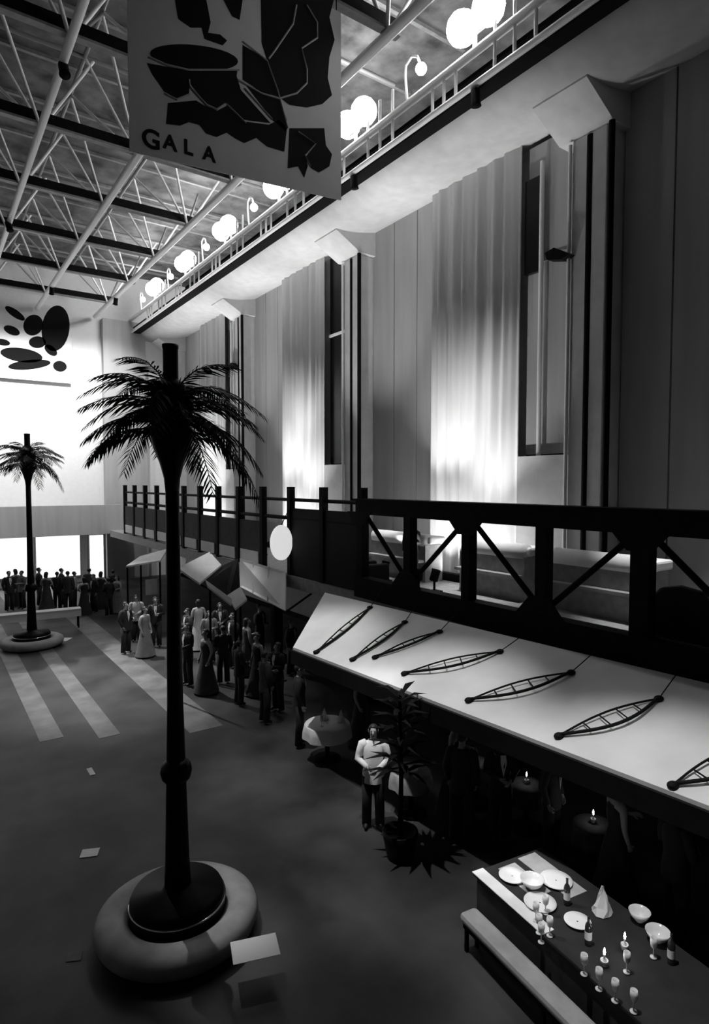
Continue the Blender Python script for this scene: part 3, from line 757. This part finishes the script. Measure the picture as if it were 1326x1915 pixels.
p = round_table(612, 1352, .48, 'round white-clothed table in the aisle beside the guests')
napkin(p + Vector((.05, .2, .005)), 'folded white napkin at the back of the round aisle table', 'napkins on round tables')
napkin(p + Vector((.28, -.1, .005)), 'folded white napkin at the right of the round aisle table', 'napkins on round tables')
glass(p + Vector((-.2, -.1, .003)), 'wine glass on the round aisle table', 'glasses on round tables')
p = round_table(768, 1440, .35, 'small grey-clothed round table by the potted plant', 'greycloth'); plate(p + Vector((0, 0, .003)), .13, 'white plate on the small grey-clothed round table', 'plates')
for (x, y), lb in zip(((890, 1425), (985, 1466), (1110, 1540)), ('far', 'middle', 'near')):
    p = round_table(x, y, .3, 'small dark-clothed round table under the canopy, %s one' % lb, 'suit2'); candle(p + Vector((.02, .02, .003)), 'lit candle on the %s dark table under the canopy' % lb, 'candles', True)
# potted plant in front of the canopy edge
p = on_z(748, 1602, 0)
t = thing('potted_plant', p, 'tall dark spiky potted plant against the canopy edge', 'plant')
v, f = lathev([(.2, 0), (.26, .3), (.28, .42), (.24, .42), (.22, .36), (.02, .35)], 24, p); mesh('pot', v, f, M['satin'], t, smooth=True)
v, f = tubev([p + Vector((0, 0, .3)), p + Vector((.02, 0, 1.2)), p + Vector((0, .02, 2.45))], [.045, .035, .03]); mesh('stem', v, f, M['leaf'], t, smooth=True)
for i in range(44):
    a = i * 2.4; z = 1.3 + 1.3 * i / 44; ln = .66 - .2 * i / 44; dz = .15 + .5 * i / 44
    b0 = p + Vector((0, 0, z)); dr = Vector((math.cos(a), math.sin(a), dz)).normalized(); sd = Vector((-math.sin(a), math.cos(a), 0)) * .055
    m1 = b0 + dr * ln * .5; tp = b0 + dr * ln + Vector((0, 0, -.12))
    mesh('leaf', [b0 - sd * .3, m1 - sd, tp, m1 + sd, b0 + sd * .3, m1 + Vector((0, 0, .02))], [(0, 1, 5), (1, 2, 5), (2, 3, 5), (3, 4, 5), (4, 0, 5)], M['leaf'], t)

# ================================================================== the long buffet, bottom right
ZTB = .76
def oriented(name, a, b, wdt, loc_label, cat):
    """an Empty on the floor at a, local +x towards the camera end b, local +y away from the aisle"""
    d_ = (b - a); d_.z = 0
    return thing(name, (a.x, a.y, 0), loc_label, cat, None, math.atan2(d_.y, d_.x)), d_.length
e1, e2 = on_z(884, 1630, ZTB), on_z(1192, 1905, ZTB)
t, LB = oriented('buffet_table', e1, e2, 1.15, 'long buffet table with a pale runner, set with glasses and plates, bottom right', 'table')
LB += 1.2; WB = 1.2
def lbox(name, a, b, m, bevel=0): return box(name, a, b, m, t, bevel, False)
lbox('table_top', (0, 0, ZTB - .05), (LB, WB, ZTB - .008), M['suit'], .01)
lbox('cloth_skirt', (.04, .04, .1), (LB - .04, WB - .04, ZTB - .05), M['suit'])
lbox('edge_runner', (-.006, -.006, ZTB - .012), (1.25, .17, ZTB), M['cloth'], .004)
lbox('place_mat', (.1, .34, ZTB - .01), (.75, .62, ZTB), M['pale'], .003)
lbox('place_mat', (.05, .72, ZTB - .01), (.95, 1.02, ZTB), M['pale'], .003)
for x in (.1, LB - .1):
    for y in (.1, WB - .1): inst('leg', (box('leg', (-.03, -.03, 0), (.03, .03, ZTB - .05), M['iron'], t, 0, False)).data, None, t, Matrix.Translation((x, y, 0)), False)
for o in [q for q in t.children if q.name.startswith('leg') and q.matrix_basis.translation.length < .01]: bpy.data.objects.remove(o)
b1, b2 = on_z(858, 1705, .46), on_z(1065, 1915, .46)
t, LN = oriented('long_bench', b1, b2, .36, 'pale upholstered bench running along the buffet table', 'bench')
LN += 1.0
lbox('cushion', (0, 0, .34), (LN, .26, .46), M['bench'], .05)
lbox('bench_frame', (.05, .03, .28), (LN - .05, .23, .34), M['iron'])
for x in (.1, LN / 2, LN - .1):
    for y in (.05, .21): lbox('leg', (x - .02, y - .02, 0), (x + .02, y + .02, .28), M['iron'])
X0, Y1 = e1.x, e1.y
GB = 'on the buffet'
TP = lambda px, py: on_z(px, py, ZTB + .003)
for (x, y, r, l) in ((958, 1640, .17, 'at the far end'), (1040, 1648, .2, 'back corner'), (1010, 1690, .19, 'middle'), (1080, 1725, .15, 'towards the right')):
    plate(TP(x, y), r, 'white plate on the buffet, ' + l, 'plates on the buffet')
for (x, y, r, l) in ((995, 1660, .15, 'between the far plates'), (1230, 1760, .13, 'at the right side'), (1196, 1722, .12, 'near the napkin')):
    bowl(TP(x, y), r, 'pale glass bowl on the buffet, ' + l, 'bowls on the buffet')
napkin(TP(1126, 1705), 'tall folded white napkin standing on the buffet', 'napkins on the buffet', 1.3)
for (x, y), l in zip(((1008, 1745), (1002, 1722), (1012, 1762), (1028, 1750), (1020, 1708), (1092, 1822), (1120, 1850), (1150, 1872), (1185, 1892), (1172, 1818), (1222, 1790)), ('front row, first', 'front row, second', 'front row, third', 'front row, fourth', 'behind the front row', 'lower group, leftmost', 'lower group, second', 'lower group, third', 'lower group, rightmost', 'by itself in the middle', 'at the right side')):
    glass(TP(x, y), 'wine glass on the buffet, ' + l, 'wine glasses on the buffet')
for (x, y), l in zip(((1060, 1690), (1100, 1765), (1255, 1800)), ('among the far plates', 'in the middle', 'at the right side')):
    bottle(TP(x, y), 'dark wine bottle on the buffet, ' + l, 'bottles on the buffet')
for (x, y), l in zip(((1130, 1805), (1168, 1775)), ('left', 'right')):
    candle(TP(x, y), 'lit candle on the buffet, %s of the two' % l, 'candles on the buffet', True)

# ================================================================== lamps of the place, and added unseen spots
def can(loc, target, power, angle, label, group, blend=.6, r=.11):
    loc, target = Vector(loc), Vector(target); d = (target - loc).normalized()
    t = thing('spotlight', loc, label, 'spotlight', group)
    v, f = tubev([loc - d * .42, loc - d * .4, loc - d * .1, loc - d * .06], [.08, r, r, r * 1.15], 16); mesh('housing', v, f, M['iron'], t, smooth=True)
    rod('yoke', loc - d * .3, loc - d * .3 + Vector((0, 0, .35 if d.z < 0 else -.35)), .03, M['iron'], t)
    spot(loc, target, power, angle, blend, r * .8)
def floor_can(loc, target, power, angle, label, group, blend=.9):
    loc, target = Vector(loc), Vector(target); d = (target - loc).normalized()
    t = thing('uplight', (loc.x, loc.y, ZG), label, 'spotlight', group)
    v, f = tubev([loc - d * .36, loc - d * .34, loc - d * .1, loc - d * .06], [.08, .11, .11, .125], 16); mesh('housing', v, f, M['iron'], t, smooth=True)
    b = loc - d * .25; rod('stand', (b.x, b.y, ZG), b, .03, M['iron'], t)
    box('foot', (b.x - .15, b.y - .15, ZG), (b.x + .15, b.y + .15, ZG + .03), M['iron'], t)
    spot(loc, target, power, angle, blend, .09)
def trough(y0, y1, power, label):
    x, z = XW - .85, ZG + .22
    t = thing('light_trough', (x, (y0 + y1) / 2, ZG), label, 'light', 'light troughs below the curtains')
    box('tray', (x - .12, y0, ZG), (x + .12, y1, ZG + .06), M['iron'], t)
    for s_ in (-1, 1): box('side', (x + s_ * .12 - .015, y0, ZG + .06), (x + s_ * .12 + .015, y1, z), M['iron'], t)
    l = bpy.data.lights.new('tube_light', 'AREA'); l.shape = 'RECTANGLE'; l.size = .16; l.size_y = y1 - y0 - .1; l.energy = power
    o = bpy.data.objects.new('tube_light', l); C.objects.link(o); o.location = (x, (y0 + y1) / 2, ZG + .16)
    o.rotation_euler = (R(180), R(-20), 0)
for k, lab, pw in ((-1, 'nearest curtain', 110), (0, 'second curtain', 130), (1, 'third curtain', 130), (2, 'farthest wall bay', 110)):
    ya, yb = U(k) + .46 * XW, U(k) + .74 * XW
    if yb < YF: trough(ya, yb, pw, 'light trough at the foot of the %s' % lab)
for k, lab in ((-1, 'nearest curtain'), (0, 'second curtain'), (1, 'third curtain')):
    for j, q in enumerate((.52, .68)):
        y = U(k) + q * XW
        floor_can((10.65, y, ZG + .6), (XW, y + .2, H + (3.4, 6.0)[j]), (700, 1200)[j], 66, 'floor-standing uplight on the gallery aimed at the %s, %s one' % (lab, ('near', 'far')[j]), 'curtain uplights', 1.0)
for i in range(5):
    y = U(-1) + .55 * XW + PB * .5 * i
    if y < YF - 2: floor_can((10.4, y, ZG + .6), (XG + 1.2, y + .6, H + 9), 900 if i == 0 else 2200, 50, 'floor-standing uplight on the gallery aimed at the cornice, %s from the front' % ['first', 'second', 'third', 'fourth', 'fifth'][i], 'cornice uplights')
for i, x in enumerate(PX):
    can((x, YF - 5, ZC - .42), (x + .2, YF, H + 2.5), 1800, 95, 'added ceiling spotlight washing the far wall, %s from the right' % ['first', 'second', 'third', 'fourth', 'fifth'][i], 'added wall washers', .9)  # unseen lamps added to whiten the far wall
for i, y in enumerate((4.4, 8.0, 11.6)):
    can((2.9, y, ZC - .42), (5.9, y - .8, ZL), (4600, 4200, 4200)[i], 22, 'roof spotlight aimed at the canopy, %s' % ['nearest', 'middle', 'farthest'][i], 'canopy spotlights', .8)
can((5.45, 13.2, ZC - .42), (6.6, 18.6, ZG), 3000, 24, 'added roof spotlight aimed at the stalls', 'stall spotlights')  # unseen lamp added to light stall boards, short canopy and sign
can((2.9, 26, ZC - .42), (5.2, 19, 0), 14000, 34, 'roof spotlight aimed at the aisle floor', 'stall spotlights', .9)
can((0.2, 11.2, ZC - .42), (X0 - .05, Y1 - .5, .7), 5000, 8, 'roof spotlight aimed at the buffet', 'buffet spotlights', .9)
can((2.9, 15.5, ZC - .42), (P1.x + .4, P1.y - .4, .2), 4000, 8, 'added roof spotlight aimed at the foreground palm base', 'stall spotlights', 1.0)  # unseen lamp added to brighten the bench and its paper sheet
can((2.9, 5.5, ZC - .42), (on_z(692, 1395, 1.25)), 3600, 8, 'added roof spotlight aimed at the guest in the white jacket', 'stall spotlights', 1.0)  # unseen narrow lamp added to brighten one white jacket
for i, y in enumerate((5.5, 10.2, 15.0)):
    can((XG - .35, y, H + 8.5), (11.5, y + .3, ZG + 1.2), 4800, 22, 'added downlight under the gutter aimed at the gallery counters, %s' % ['nearest', 'middle', 'farthest'][i], 'added gallery downlights', .9)  # unseen lamps added to brighten the counter tops
can((8.6, 6.6, H + 9.25), (6.0, YB, H + 6.8), 170, 70, 'added spotlight below the roof aimed at the banner', 'added banner spotlights', .9)  # unseen lamp added to lift the banner's brightness
rod('drop_arm', (8.6, 6.6, H + 9.5), (8.6, 6.6, ZC + .1), .03, M['iron'], bpy.data.objects[[o.name for o in C.objects if o.get('label') == 'added spotlight below the roof aimed at the banner'][0]])
